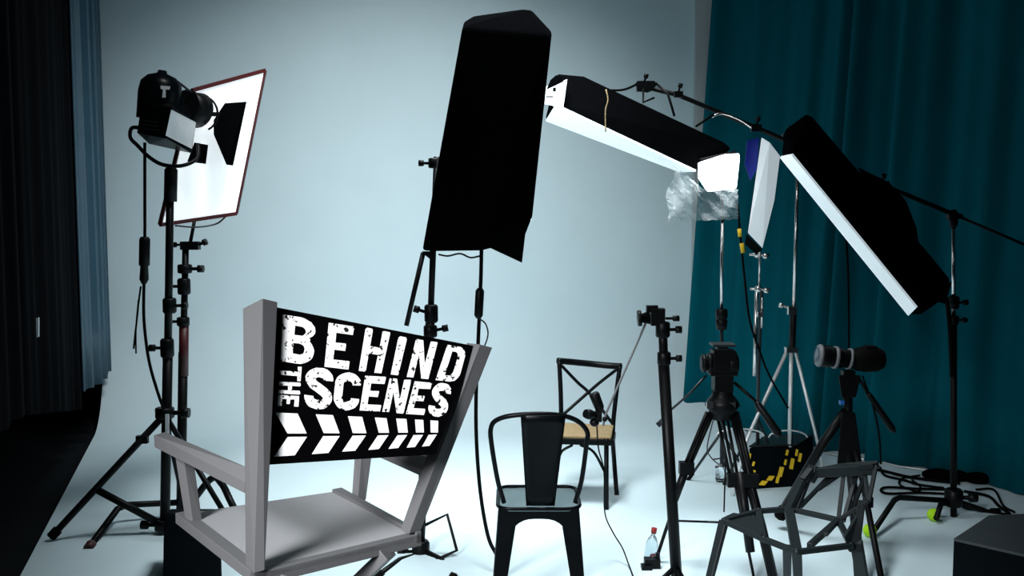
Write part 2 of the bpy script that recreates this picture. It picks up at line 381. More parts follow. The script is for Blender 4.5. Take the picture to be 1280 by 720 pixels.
LET = [('B', (353.2, 392.5), (396, 400), (391, 457), (350.8, 451)), ('E', (410.7, 403.5), (442.6, 408.3), (436, 461.6), (405.6, 458.3)),
       ('H', (457.2, 409.5), (488, 415), (476.4, 466.7), (448.6, 463.2)), ('I', (498.3, 420), (509, 422), (497.6, 469.2), (488.3, 468.3)),
       ('N', (519.9, 423.5), (547.2, 428), (535, 474), (508.3, 471)), ('D', (559.4, 430.6), (584, 435.3), (572.5, 478), (544.2, 474.9)),
       ('S', (382, 460), (418, 462.5), (413.7, 511.5), (380, 508.7)), ('C', (420, 465), (453, 467.5), (447.8, 513.4), (416, 510.5)),
       ('E', (456.5, 469.5), (482.6, 471.3), (475.4, 514.4), (449.3, 513.2)), ('N', (487, 472.5), (514.2, 475), (504.3, 516.8), (477.7, 514.2)),
       ('E', (518.2, 476.5), (540, 478.3), (530.2, 518.5), (507.3, 517.5)), ('S', (542, 479), (566, 481), (557.5, 520.5), (533.5, 518.5)),
       ('T', (376.8, 458.6), (375.8, 476.5), (349.2, 474), (350, 457)), ('H', (375.8, 478.4), (374.9, 493), (348.2, 491.7), (349.2, 477)),
       ('E', (373.9, 495.2), (372.9, 508.2), (347.2, 507.2), (347.8, 493.6))]
mb = MB()
for ch, *q in LET:
    o, h = glyph(ch); poly_mesh(mb, wob(o, 0.008), [wob(k, .006) for k in h], quad_map(q), 0.0012)
mb.build('lettering', 'worn_print', panel, label='distressed white words BEHIND THE SCENES')
mb = MB()
c3 = lambda x, y: (335 + x / 5.143, 445 + y / 5.143)
c4 = lambda x, y: (460 + x / 5.536, 455 + y / 5.536)
CH = [[c3(*p) for p in q] for q in (((47, 363), (190, 370), (248, 497), (125, 497)), ((307, 375), (417, 380), (460, 496), (358, 495)), ((514, 387), (605, 391), (632, 496), (545, 495)),
      ((127, 520), (250, 519), (172, 637), (40, 647)), ((355, 515), (460, 514), (388, 622), (282, 630)), ((545, 512), (628, 511), (560, 608), (477, 614)))]
CH += [[c4(*p) for p in q] for q in (((47, 370), (128, 375), (145, 475), (75, 475)), ((195, 377), (265, 380), (275, 474), (210, 474)), ((325, 384), (382, 387), (386, 473), (332, 473)), ((432, 390), (485, 393), (483, 474), (434, 473)),
      ((68, 495), (140, 492), (75, 587), (2, 594)), ((205, 493), (270, 491), (208, 580), (142, 586)), ((315, 492), (380, 490), (325, 573), (268, 578)), ((420, 490), (476, 488), (425, 565), (375, 570)))]
for q in CH: mb.prism([H(x, y, 0.0002) for x, y in q], pn * 0.001)
mb.build('chevron_print', 'print_white', panel, label='two rows of white clapperboard slashes')

# ================================================================== STANDS
def knob(mb, c, d, r=0.012, l=0.05):
    c = Vector(c); d = Vector(d).normalized(); mb.lathe(c, c + d * l, [(0, r * .6), (.5, r * .6), (.55, r * 1.3), (1, r * 1.3)], 10); return mb
def pole(root, pts, r, m='black_metal', name='pole', smooth=False): return MB().tube(pts, r, 10, smooth).build(name, m, root)
def collar(root, p, r=0.03, h=0.06, m='black_metal', side=(1, 0, 0), name='collar'):
    p = Vector(p); mb = MB().lathe(p - Vector((0, 0, h / 2)), p + Vector((0, 0, h / 2)), [(0, r * .8), (.1, r), (.9, r), (1, r * .8)], 12)
    knob(mb, p + Vector(side) * r * .8, side, r * .4, r * 1.8); return mb.build(name, m, root)
def leg(root, pts, r, m='black_metal', foot=None, smooth=False):
    o = MB().tube(pts, r, 8, smooth).build('leg', m, root)
    if foot: 
        a = Vector(pts[-2]); b = Vector(pts[-1]); d = (a - b).normalized()
        MB().tube([b, b + d * 0.05], r * 1.45, 8).build('rubber_foot', foot, o)
    return o

# --- lamp stand far left, with fresnel lamp
Y1 = 5.42
st = thing('light_stand', 'heavy black tripod light stand carrying the round-backed lamp at left', 'light stand', G(204, 675), 'light stands')
g0 = G(204, 675)
pole(st, [P(206, 655, Y1), P(210, 430, Y1)], 0.026); pole(st, [P(210, 432, Y1), P(213, 215, Y1)], 0.020)
MB().lathe(P(213, 252, Y1), P(214, 208, Y1), [(0, .034), (.9, .034), (1, .02)], 12).build('spigot', 'black_metal', st)
collar(st, P(212, 382, Y1), .036, .08); collar(st, P(209, 435, Y1), .036, .10, side=(-1, 0, 0)); collar(st, P(206, 516, Y1), .05, .06)
hub = P(206, 518, Y1)
leg(st, [hub, G(64, 676) + Vector((0, 0, .02))], 0.018, foot='rubber'); leg(st, [hub, G(310, 690)], 0.014, foot='rubber'); leg(st, [hub, G(232, 640)], 0.014, foot='rubber')
lm = lerp(hub, G(64, 676), .6)
MB().tube([lm, P(203, 656, Y1)], .020, 8).build('brace', 'black_metal', st)
collar(st, P(204, 656, Y1), .045, .06, side=(-1, 0, 0)); MB().box(lerp(hub, G(64, 676), .2), .06, .03, .04, 0).build('clamp', 'black_metal', st)
MB().prism([P(206.5, 518, Y1 - .05), P(211, 518, Y1 - .05), P(211, 546, Y1 - .05), P(206.5, 546, Y1 - .05)], (0, .006, 0)).build('tape', 'white_plain', st, label='short strip of white tape')

fr = thing('studio_lamp', 'black fresnel studio lamp with silver side and open barn doors on the left stand', 'studio lamp', P(214, 208, Y1))
Yh = 5.36
MB().lathe(P(197, 150, Yh), P(203, 88, Yh), [(0, .105), (.1, .105), (.55, .108), (.75, .10), (.88, .07), (.94, .025), (1, .02)], 24).build('housing', 'black_gloss', fr)
MB().hull([P(177, 128, Yh - .1), P(215, 134, Yh - .12), P(208, 173, Yh - .12), P(171, 166, Yh - .1), P(186, 180, Yh + .05), P(246, 151, Yh + .12), P(240, 192, Yh + .1), P(222, 110, Yh + .12), P(195, 118, Yh + .14)]).build('lamp_body', 'black_gloss', fr, .004)
MB().prism([P(216, 138, Yh - .13), P(245, 153, Yh + .09), P(240, 186, Yh + .08), P(209, 170, Yh - .13)], (-.004, -.012, .002)).build('side_panel', 'silver_panel', fr, label='bright silver side panel')
mb = MB()
for i in range(3): mb.prism([P(180, 150 + i * 5, Yh - .115), P(198, 152 + i * 5, Yh - .118), P(198, 153.6 + i * 5, Yh - .118), P(180, 151.6 + i * 5, Yh - .115)], (0, -.004, 0))
mb.build('vent', 'dark_steel', fr)
MB().prism([P(201, 107, Yh - .115), P(213, 108, Yh - .115), P(212, 112, Yh - .115), P(207, 112, Yh - .115), P(207, 122, Yh - .115), P(203, 122, Yh - .115), P(204, 112, Yh - .115), P(201, 111, Yh - .115)], (0, -.004, 0)).build('badge', 'white_plain', fr)
MB().tube([P(222, 102, Yh), P(240, 116, Yh + .1), P(256, 130, Yh + .25)], .006, 6).build('top_rod', 'dark_steel', fr)
MB().lathe(P(232, 132, Yh + .10), P(248, 138, Yh + .2), [(0, .085), (.6, .085), (1, .095)], 20).build('lens_ring', 'black_metal', fr)
MB().tube([P(252 + 20 * math.cos(a), 142 + 22 * math.sin(a), Yh + .2) for a in [math.radians(q) for q in range(-115, 70, 12)]], .006, 6).build('ring', 'black_metal', fr)
MB().tube([P(248, 142, Yh + .2), P(276, 143, Yh + .3)], .012, 8).build('barn_door_arm', 'black_metal', fr)
MB().hexa([P(281, 129, Yh + .3), P(308, 127, Yh + .4), P(291, 207, Yh + .4), P(283, 206, Yh + .3)], [p + Vector((0, .006, 0)) for p in (P(281, 129, Yh + .3), P(308, 127, Yh + .4), P(291, 207, Yh + .4), P(283, 206, Yh + .3))]).build('barn_door', 'black_fabric', fr)
MB().prism([P(281, 129, Yh + .3), P(283, 206, Yh + .3), P(267, 168, Yh + .28), P(267, 150, Yh + .28)], (0, .006, 0)).build('barn_door', 'black_fabric', fr)
MB().prism([P(243, 178, Yh + .2), P(260, 181, Yh + .22), P(257, 205, Yh + .22), P(234, 202, Yh + .18)], (0, .006, 0)).build('barn_door', 'black_fabric', fr)
yk = [P(178, 160, Yh + .0), P(165, 160, Yh), P(163, 172, Yh), P(172, 182, Yh), P(186, 196, Yh), P(204, 206, Yh), P(228, 207, Yh), P(246, 198, Yh + .05), P(248, 180, Yh + .1)]
MB().tube(yk, .010, 8, True).build('yoke', 'black_metal', fr)
cb = MB().tube([P(181, 178, Yh), P(181, 240, Yh), P(181, 300, Yh), P(180, 352, Yh), P(180, 400, Yh), P(186, 450, Yh), P(197, 490, Yh), P(205, 512, Yh)], .008, 6, True).build('power_cord', 'rubber', fr)
MB().lathe(P(181, 296, Yh), P(180, 355, Yh), [(0, .02), (.05, .028), (.6, .028), (.62, .02), (.9, .024), (1, .012)], 12).build('connector', 'black_metal', cb)
MB().tube([P(176, 358, Yh), P(173, 380, Yh), P(171, 400, Yh), P(167, 436, Yh)], .005, 6, True).tube([P(173, 375, Yh), P(170, 410, Yh), P(170, 442, Yh)], .004, 6, True).build('loose_wire', 'rubber', cb)

# --- reflector frame and its c-stand
Y2 = 5.72
cs = thing('light_stand', 'black stand with arched legs holding the red-rimmed white frame', 'light stand', G(227, 655), 'light stands')
pole(cs, [P(226, 655, Y2), P(229, 440, Y2)], .026); pole(cs, [P(229, 445, Y2), P(232, 310, Y2)], .018)
MB().tube([P(229.5, 470, Y2 - .001), P(230, 405, Y2 - .001)], .0262, 10).build('sleeve', 'dark_red', cs, label='dark red sleeve')
collar(cs, P(230, 358, Y2), .036, .09, side=(-1, 0, 0)); collar(cs, P(231, 336, Y2), .04, .05, side=(1, 0, 0)); collar(cs, P(229, 402, Y2), .035, .05, side=(-1, 0, 0))
leg(cs, [P(226, 628, Y2), P(160, 631, Y2 - .1), P(147, 636, Y2 - .12), G(110, 686)], .018, foot='dark_red')
leg(cs, [P(228, 645, Y2), P(262, 600, Y2 - .1), P(276, 603, Y2 - .1), P(290, 630, Y2 - .15), G(312, 672)], .020, foot='rubber', smooth=True)
leg(cs, [P(226, 640, Y2), P(222, 640, Y2 + .3), G(215, 630)], .018, foot='rubber')
mb = MB().box(P(238, 307, Y2), .10, .05, .045); knob(mb, P(228, 306, Y2), (-1, 0, 0), .012, .06); knob(mb, P(248, 306, Y2), (1, 0, .4), .014, .05)
mb.build('grip_head', 'black_metal', cs)
MB().tube([P(238, 303, Y2), P(243, 276, Y2)], .010, 8).build('grip_arm', 'black_metal', cs)
rf = thing('framed_reflector', 'white cloth frame with thin red-black rim behind the fresnel lamp', 'reflector', P(243, 276, Y2))
YA, YB = 5.55, 5.95
fq = [P(240, 113, YA), P(331, 88, YB), P(295, 267, YB), P(200, 281, YA)]
fnn = (fq[1] - fq[0]).cross(fq[3] - fq[0]).normalized()
if fnn.y > 0: fnn = -fnn
MB().prism(fq, fnn * .004).build('cloth', 'lit_reflector_cloth', rf)
for i, mm in enumerate(('dark_red', 'dark_red', 'dark_red', 'dark_red')):
    a, b = fq[i], fq[(i + 1) % 4]
    MB().bar(a, b, .020, .020).build('frame_bar', mm if i != 9 else 'black_metal', rf)
MB().tube([P(219, 282, YA), P(245, 284, YA + .1), P(270, 280, YB), P(283, 270, YB)], .005, 6, True).build('tie_wire', 'dark_steel', rf)
# black case
b0 = G(206, 745); 
single(MB().hull([P(205, 642, 4.75), P(275, 640, 4.78), P(278, 745, 4.62), P(203, 745, 4.6), P(212, 636, 5.0), P(270, 636, 5.0), G(275, 705), G(208, 705)]), 'equipment_case', 'case_black', 'black equipment case on the floor at the foot of the left lamp stand', 'case', bevel=.01)

# ================================================================== SOFTBOXES
def softbox(name, label, front, backp, dif, grp='strip softboxes', base=None, bevel=.012):
    """front: four corners of the lit face; backp: points of the rear of the shell"""
    c = sum((Vector(p) for p in front), Vector()) / 4
    n = (front[1] - front[0]).cross(front[3] - front[0]).normalized()
    cb_ = sum((Vector(p) for p in backp), Vector()) / len(backp)
    if n.dot(c - cb_) < 0: n = -n
    r = thing(name, label, 'softbox', base or cb_, grp)
    MB().hull(list(front) + list(backp)).build('shell', 'black_fabric', r, bevel)
    ins = [c + (p - c) * .985 + n * .004 for p in front]
    MB().prism(ins, n * .012).build('diffuser', dif, r)
    return r, n
r, n = softbox('strip_softbox', 'large upright black strip softbox seen from behind in the middle', [P(580, 27, 5.1), P(690, 40, 5.1), P(665, 274, 5.1), P(538, 314, 5.1)],
        [P(592, 20, 5.0), P(656, 11, 5.0), P(664, 12, 5.0), P(578, 34, 4.9), P(688, 44, 4.92), P(655, 300, 4.92), P(528, 313, 4.9), P(604, 313, 4.88)], 'diffusion')
MB().prism([P(604, 306, 4.86), P(652.5, 328.5, 4.86), P(657, 290, 4.86), P(640, 270, 4.86)], (0, .02, 0)).build('side_flap', 'black_fabric', r)
pole_r = r
MB().prism([P(663, 205, 5.14), P(668, 205, 5.14), P(664, 275, 5.14), P(660, 275, 5.14)], (0, .02, 0)).build('lit_flap', 'diffusion', r)
MB().tube([P(548, 318, 5.0), P(560, 320, 5.0), P(575, 317, 5.0), P(588, 322, 5.0), P(600, 320, 5.0)], .005, 6, True).build('tie_cord', 'dark_steel', r)
cc = MB().tube([P(602, 300, 5.0), P(601, 350, 5.0), P(598, 420, 5.0), P(595, 500, 5.0), P(596, 560, 5.0), P(601, 620, 5.0), P(610, 670, 4.9), P(620, 692, 4.85), P(627, 705, 4.85)], .0095, 7, True).build('power_cord', 'rubber', r)
MB().lathe(P(600, 360, 5.0), P(598, 398, 5.0), [(0, .013), (.1, .022), (.9, .022), (1, .012)], 10).build('connector', 'black_metal', cc)
MB().tube([P(599, 398, 4.99), P(607, 405, 4.99), P(610, 418, 4.99), P(605, 434, 4.99), P(599, 440, 4.99)], .004, 6, True).build('cord_loop', 'dark_steel', cc)
s3 = thing('light_stand', 'black stand with bent legs under the upright strip softbox', 'light stand', G(524, 705), 'light stands')
Y3 = 5.12
pole(s3, [P(524, 706, Y3), P(538, 395, Y3)], .024); pole(s3, [P(538, 400, Y3), P(546, 196, Y3 + .03)], .016)
collar(s3, P(539, 392, Y3), .034, .09, side=(-1, 0, .3)); collar(s3, P(538, 414, Y3), .034, .06, side=(1, 0, .2)); collar(s3, P(543, 204, Y3 + .03), .03, .05, side=(-1, 0, 0))
collar(s3, P(526, 690, Y3), .045, .12, side=(-1, 0, 0))
leg(s3, [P(528, 658, Y3), P(559, 643, Y3), P(571, 688, Y3 - .05), P(545, 700, Y3 - .1)], .009)
leg(s3, [P(528, 688, Y3), P(552, 700, Y3 - .1), P(560, 712, Y3 - .15), G(568, 724)], .016, foot='rubber')
leg(s3, [P(524, 694, Y3), P(500, 700, Y3 - .1), G(470, 722)], .016, foot='rubber'); leg(s3, [P(524, 700, Y3), G(505, 690)], .016, foot='rubber')
MB().tube([P(529, 316, Y3 - .1), P(508, 407, Y3 - .1)], .012, 8).build('grip_arm', 'black_metal', s3)
MB().hull([P(527, 314, Y3 - .12), P(543, 314, Y3 - .12), P(540, 326, Y3 - .12), P(530, 318, Y3 - .12), P(530, 318, Y3 - .05), P(541, 316, Y3 - .05)]).build('grip_head', 'black_metal', s3)

# boom stand on the right
s4_ = thing('boom_stand', 'tall black boom stand with thin pole and bent legs in green balls, right of centre', 'boom stand', G(1192, 652), 'light stands')
Y4 = 5.72
pole(s4_, [P(1192, 655, Y4), P(1192, 400, Y4)], .018); pole(s4_, [P(1192, 402, Y4), P(1192, 272, Y4)], .011, 'chrome')
MB().tube([P(1192, 655, Y4), P(1192, 662, Y4)], .02).build('pole_foot', 'dark_steel', s4_)
collar(s4_, P(1192, 378, Y4), .03, .07, side=(1, 0, 0)); collar(s4_, P(1192, 400, Y4), .028, .05, side=(1, 0, 0)); collar(s4_, P(1192, 622, Y4), .05, .10)
bm_ = MB().tube([P(800, 107, 5.95), P(848, 119, 5.93), P(965, 168, 5.85), P(1095, 228, 5.78), P(1192, 268, Y4)], .013, 8).tube([P(1192, 268, Y4), P(1300, 314, Y4 - .1)], .008, 8).build('boom_arm', 'black_metal', s4_)
MB().lathe(P(1192, 284, Y4), P(1192, 262, Y4), [(0, .016), (.2, .024), (.8, .024), (1, .014)], 12).lathe(P(1184, 270, Y4), P(1203, 270, Y4), [(0, .02), (.2, .028), (.4, .02), (1, .012)], 12).build('boom_clamp', 'black_metal', s4_)
MB().tube([P(890, 146, 5.88), P(903, 142, 5.88), P(925, 150, 5.87), P(945, 163, 5.86)], .008, 8, True).build('bare_metal', 'chrome', bm_, label='bright bare metal length')
for a, b in (((805, 108), .05), ((848, 118), .03), ((945, 160), .035), ((985, 172), .04), ((1102, 232), .045)):
    c_ = P(a[0], a[1], 5.86); mb = MB().box(c_, b * 1.6, b, b * 1.1); knob(mb, c_ + Vector((0, 0, b * .4)), (.3, 0, 1), .01, .05)
    mb.build('clamp', 'black_metal', s4_)
leg(s4_, [P(1190, 626, Y4), P(1124, 622, Y4 - .05), P(1118, 625, Y4 - .05), G(1091, 672) + Vector((0, 0, .03))], .016)
leg(s4_, [P(1190, 628, Y4), P(1176, 630, Y4 - .05), G(1170, 655) + Vector((0, 0, .03))], .016)
leg(s4_, [P(1194, 626, Y4), P(1235, 640, Y4 + .1), G(1250, 640)], .016, foot='rubber')
for a, b in ((1087, 671), (1167, 651)):
    c_ = G(a, b) + Vector((0, 0, .034))
    single(MB().ball(c_, .036), 'tennis_ball', 'tennis', 'green ball stuck on the boom stand foot ' + ('nearest the skeletal chair' if a < 1100 else 'directly left of the pole base'), 'ball')

# strip 4 (left boom box)
r4, n4 = softbox('strip_softbox', 'slanted black strip softbox on the boom, glowing white underside, left one', [P(694, 128, 5.62), P(872, 212, 5.62), P(852, 213, 5.86), P(682, 148, 5.86)],
        [P(697, 92, 5.72), P(730, 95, 5.75), P(906, 178, 5.72), P(915, 186, 5.68), P(878, 214, 5.64), P(693, 102, 5.7)], 'diffusion_dim')
MB().hexa([P(683, 108, 5.60), P(709, 99, 5.60), P(704, 135, 5.59), P(681, 130, 5.6)], [P(683, 108, 5.64), P(709, 99, 5.64), P(704, 135, 5.63), P(681, 130, 5.64)]).build('end_cap', 'lit_inside', r4, label='bright white open end')
MB().prism([P(688, 100, 5.585), P(695, 94, 5.585), P(706, 97, 5.585), P(704, 102, 5.585), P(683, 112, 5.585)], (0, .01, 0)).box(P(693, 112, 5.58), .015, .01, .02).box(P(687, 121, 5.58), .04, .01, .006).build('end_flap', 'black_fabric', r4)
MB().tube([P(757.5, 112, 5.58), P(760, 125, 5.57), P(757, 138, 5.57), P(757, 165, 5.57)], .004, 6, True).build('strap', 'rush', r4)
MB().tube([P(762, 113, 5.75), P(780, 112, 5.8), P(797, 105, 5.85)], .007, 6, True).build('bracket', 'black_metal', r4)
MB().tube([P(820, 104, 5.85), P(835, 118, 5.8), P(843, 145, 5.75)], .007, 6).build('bracket', 'black_metal', r4)
MB().tube([P(804, 108, 5.85), P(804, 128, 5.75), P(818, 122, 5.75)], .006, 6).build('bracket', 'black_metal', r4)
MB().tube([P(870, 158, 5.8), P(892, 143, 5.86)], .007, 6).build('bracket', 'black_metal', r4)
MB().hull([P(794, 104, 5.83), P(800, 101, 5.83), P(818, 101, 5.83), P(822, 106, 5.83), P(810, 116, 5.83), P(797, 114, 5.83), P(800, 104, 5.93), P(816, 104, 5.93), P(808, 114, 5.93)]).build('speed_ring', 'black_metal', r4)
# strip 5 (right boom box)
r5, n5 = softbox('strip_softbox', 'steep black strip softbox in front of the teal curtain, right one, white lit edge', [P(991, 190, 5.42), P(1149, 384, 5.42), P(1139, 394, 5.56), P(976, 193, 5.56)],
        [P(980, 163, 5.5), P(1008, 142, 5.5), P(1014, 144, 5.55), P(1187, 347, 5.5), P(1187, 360, 5.5), P(1182, 372, 5.45), P(1150, 394, 5.45)], 'diffusion_dim')
MB().hull([P(1071, 208, 5.5), P(1098, 221, 5.5), P(1112, 228, 5.5), P(1132, 250, 5.5), P(1146, 285, 5.5), P(1150, 315, 5.5), P(1100, 260, 5.5), P(1075, 214, 5.62), P(1140, 270, 5.62), P(1148, 300, 5.62), P(1110, 235, 5.62)]).build('lamp_head', 'black_fabric', r5, .008)
MB().hull([P(1150, 372, 5.4), P(1158, 366, 5.4), P(1190, 352, 5.5), P(1187, 362, 5.5), P(1182, 380, 5.5), P(1175, 376, 5.5)]).build('end_flap', 'black_fabric', r5)
MB().tube([P(1183, 372, 5.5), P(1186, 395, 5.5), P(1188, 420, 5.5), P(1190, 470, 5.6)], .012, 6, True).build('power_cord', 'rubber', r5)
# hot lamp with crumpled plastic
hl = thing('bare_lamp', 'blazing white lamp head on the thin chrome stand below the slanted softbox', 'studio lamp', P(903, 278, 5.9))
MB().hull([P(872, 203, 5.5), P(884, 204, 5.5), P(906, 192, 5.5), P(924, 191, 5.52), P(925, 200, 5.52), P(921, 236, 5.5), P(884, 240, 5.48), P(872, 222, 5.48), P(878, 208, 5.6), P(918, 200, 5.6), P(916, 232, 5.6), P(882, 232, 5.6)]).build('glowing_diffuser', 'hot', hl, .01)
MB().hull([P(874, 198, 5.62), P(920, 188, 5.62), P(920, 215, 5.72), P(884, 215, 5.72), P(895, 205, 5.8)]).build('lamp_head', 'black_metal', hl)
MB().tube([P(903, 225, 5.72), P(903, 245, 5.9), P(903, 278, 5.9)], .009, 8).build('yoke', 'black_metal', hl)
mb = MB(); rb = random.Random(4); nx_, ny_ = 26, 18; g = []
for j in range(ny_ + 1):
    row = []
    for i in range(nx_ + 1):
        u, v = i / nx_, j / ny_
        tx, ty = 842 + 80 * u, 206 + 30 * min(1, u * 2.2); bx, by = 831 + 92 * u, 277 - 3 * u
        x = tx + (bx - tx) * v; y = ty + (by - ty) * v
        x += rb.uniform(-.8, .8) + (4 * math.sin(v * 9) if i == 0 else 0); y += rb.uniform(-.8, .8)
        row.append(mb.bm.verts.new(P(x, y, 5.50 + .03 * math.sin(u * 9 + v * 4) + .012 * math.sin(u * 21 - v * 13) + rb.uniform(-.003, .003))))
    g.append(row)
for A_, B_ in zip(g, g[1:]):
    for i in range(nx_): mb.bm.faces.new((A_[i], A_[i + 1], B_[i + 1], B_[i]))
mb.build('plastic_sheet', 'plastic_bag', hl, label='crumpled clear plastic sheet')
# chrome stand A
sa = thing('light_stand', 'thin chrome stand under the blazing lamp, behind the video tripod head', 'light stand', G(903, 598), 'light stands')
Ya = 6.3
pole(sa, [P(903, 272, 5.9), P(902, 345, 5.98), P(902, 395, Ya - .25)], .009, 'chrome'); pole(sa, [P(902, 395, Ya - .25), P(902, 440, Ya - .15), P(902, 598, Ya)], .011, 'dark_steel')
MB().lathe(P(902, 386, Ya - .25), P(902, 412, Ya - .25), [(0, .03), (.1, .036), (.45, .036), (.5, .026), (.55, .036), (1, .03)], 12).build('collar', 'black_metal', sa)
for fx, fy in ((860, 600), (940, 604), (905, 580)): leg(sa, [P(902, 540, Ya), G(fx, fy)], .009, 'dark_steel', 'rubber')
# white panel with stand
pr = thing('folded_reflector', 'narrow white reflector panel with folded right edge, in front of the teal curtain', 'reflector', P(950, 310, 5.95))
MB().hexa([P(952, 172, 5.85), P(962, 178, 5.85), P(953, 310, 5.9), P(935, 291, 5.85)], [p + Vector((.002, .01, 0)) for p in (P(952, 172, 5.85), P(962, 178, 5.85), P(953, 310, 5.9), P(935, 291, 5.85))]).build('panel', 'diffusion_dim', pr)  # both panels glow by emission in place of reflected light
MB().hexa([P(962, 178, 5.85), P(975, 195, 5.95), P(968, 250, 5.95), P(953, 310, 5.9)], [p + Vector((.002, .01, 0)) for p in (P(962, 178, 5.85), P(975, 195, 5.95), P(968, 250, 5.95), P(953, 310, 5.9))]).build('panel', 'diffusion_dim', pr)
MB().hull([P(933, 292, 5.9), P(953, 312, 5.9), P(945, 318, 5.9), P(931, 305, 5.9), P(935, 295, 5.98), P(950, 312, 5.98)]).build('panel_clip', 'black_metal', pr)
single(MB().hexa([P(934, 176, 5.95), P(949, 172, 5.95), P(946, 212, 5.95), P(938, 226, 5.95), P(931, 205, 5.95)], [p + Vector((0, .006, 0)) for p in (P(934, 176, 5.95), P(949, 172, 5.95), P(946, 212, 5.95), P(938, 226, 5.95), P(931, 205, 5.95))]), 'color_gel', 'blue_gel', 'small deep blue gel sheet between the blazing lamp and the white panel', 'gel')
sb = thing('light_stand', 'double-tube chrome stand with cross clamps beneath the white reflector panel', 'light stand', G(947, 600), 'light stands')
Yb = 6.35
pole(sb, [P(950, 312, 5.98), P(949, 362, 6.1)], .006, 'chrome'); pole(sb, [P(946, 362, 6.1), P(944, 440, 6.2), P(943, 470, 6.2)], .011, 'chrome'); pole(sb, [P(952, 362, 6.1), P(948, 470, 6.25), P(946, 600, Yb)], .010, 'dark_steel')
for (a, b) in ((949, 318), (950, 361)):
    mb = MB().tube([P(a - 12, b, 6.05), P(a + 13, b + 1, 6.05)], .008, 8).ball(P(a - 2, b, 6.03), .022).ball(P(a + 8, b + 2, 6.03), .018)
    mb.build('cross_clamp', 'chrome', sb)
MB().tube([P(953, 372, 6.1), P(952, 410, 6.12)], .007).box(P(950, 393, 6.1), .03, .03, .03).build('clamp', 'chrome', sb)
for fx, fy in ((905, 606), (980, 604), (950, 585)): leg(sb, [P(946, 520, Yb), G(fx, fy)], .009, 'dark_steel', 'rubber')
single(MB().tube([P(922, 255, 5.95), P(926, 300, 6.0), P(931, 350, 6.05), P(937, 400, 6.1), P(950, 440, 6.2), P(962, 470, 6.25), P(985, 510, 6.3)], .007, 6, True), 'hanging_cable', 'rubber', 'black cable with yellow tape hanging beside the white reflector panel', 'cable')
single(MB().lathe(P(924, 286, 5.97), P(925, 296, 5.97), [(0, .012), (1, .012)], 8), 'cable_tape', 'yellow_tape', 'upper yellow tape wrap on the hanging cable by the white panel', 'tape')
single(MB().lathe(P(927, 304, 5.98), P(929, 316, 5.98), [(0, .013), (1, .013)], 8), 'cable_tape', 'yellow_tape', 'lower, longer yellow tape wrap on the hanging cable by the white panel', 'tape')
single(MB().tube([P(1057, 285, 6.4), P(1060, 340, 6.4), P(1061, 400, 6.4), P(1061, 440, 6.4)], .007, 6, True), 'hanging_cable', 'rubber', 'thin black cable hanging down the teal curtain above the long lens', 'cable')
# chrome stand B with white legs
s7 = thing('light_stand', 'chrome stand with three shiny splayed tripod legs in front of the teal curtain', 'light stand', G(987, 612), 'light stands')
Y7 = 6.35
pole(s7, [P(997, 222, Y7), P(995, 300, Y7), P(992, 390, Y7)], .011, 'chrome'); pole(s7, [P(992, 388, Y7), P(990, 438, Y7)], .020, 'black_metal'); pole(s7, [P(989, 436, Y7), P(986, 600, Y7)], .012, 'white_tube')
mb = MB().box(P(990, 388, Y7), .05, .04, .05); knob(mb, P(984, 384, Y7), (-1, 0, .3), .012, .05); mb.build('clamp', 'chrome', s7)
MB().box(P(989, 437, Y7), .07, .06, .03).build('hub', 'chrome', s7)
leg(s7, [P(984, 438, Y7), P(934, 548, Y7 - .1), G(915, 620)], .011, 'white_tube'); leg(s7, [P(994, 438, Y7), P(1019, 540, Y7), G(1033, 608)], .010, 'white_tube'); leg(s7, [P(989, 520, Y7), G(990, 590)], .008, 'dark_steel')

# ================================================================== CHAIRS
# metal cafe chair from behind
tc_ = thing('metal_chair', 'black sheet-metal cafe chair with hoop back and solid centre slat, seen from behind', 'chair', (G(673, 760).x, 4.5, 0))
X0 = G(673, 629, .45).x; Yc = 4.52
w = .18; SZt = .455
def tz(px, py, Y): return P(px, py, Y)
# hoop
hp = [P(630, 628, Yc - .14), P(622, 600, Yc - .17), P(614, 552, Yc - .21), P(614, 534, Yc - .22), P(621, 525, Yc - .23), P(640, 519.5, Yc - .25), P(673, 517.5, Yc - .26), P(703, 519.5, Yc - .25), P(723, 527, Yc - .23), P(734, 540, Yc - .22), P(733, 556, Yc - .21), P(727, 600, Yc - .17), P(719, 628, Yc - .14)]
MB().tube(hp, .0105, 10, True).build('back_hoop', 'black_gloss', tc_)
mb = MB(); L_s = []
for k in range(11):
    t = k / 10; y = 519 + (632 - 519) * t; Y = Yc - .26 + .07 * math.sin(math.pi * t) * 0.4 + .09 * t
    xl = 651 + 7 * t; xr = 707 - 14 * t
    row = [P(xl + (xr - xl) * i / 6, y, Y - .012 * math.sin(math.pi * i / 6)) for i in range(7)]
    L_s.append([mb.bm.verts.new(p) for p in row])
for A_, B_ in zip(L_s, L_s[1:]):
    for i in range(6):
        f = mb.bm.faces.new((A_[i], A_[i + 1], B_[i + 1], B_[i])); f.smooth = True
o = mb.build('back_slat', 'black_gloss', tc_); o.modifiers.new('s', 'SOLIDIFY').thickness = .004
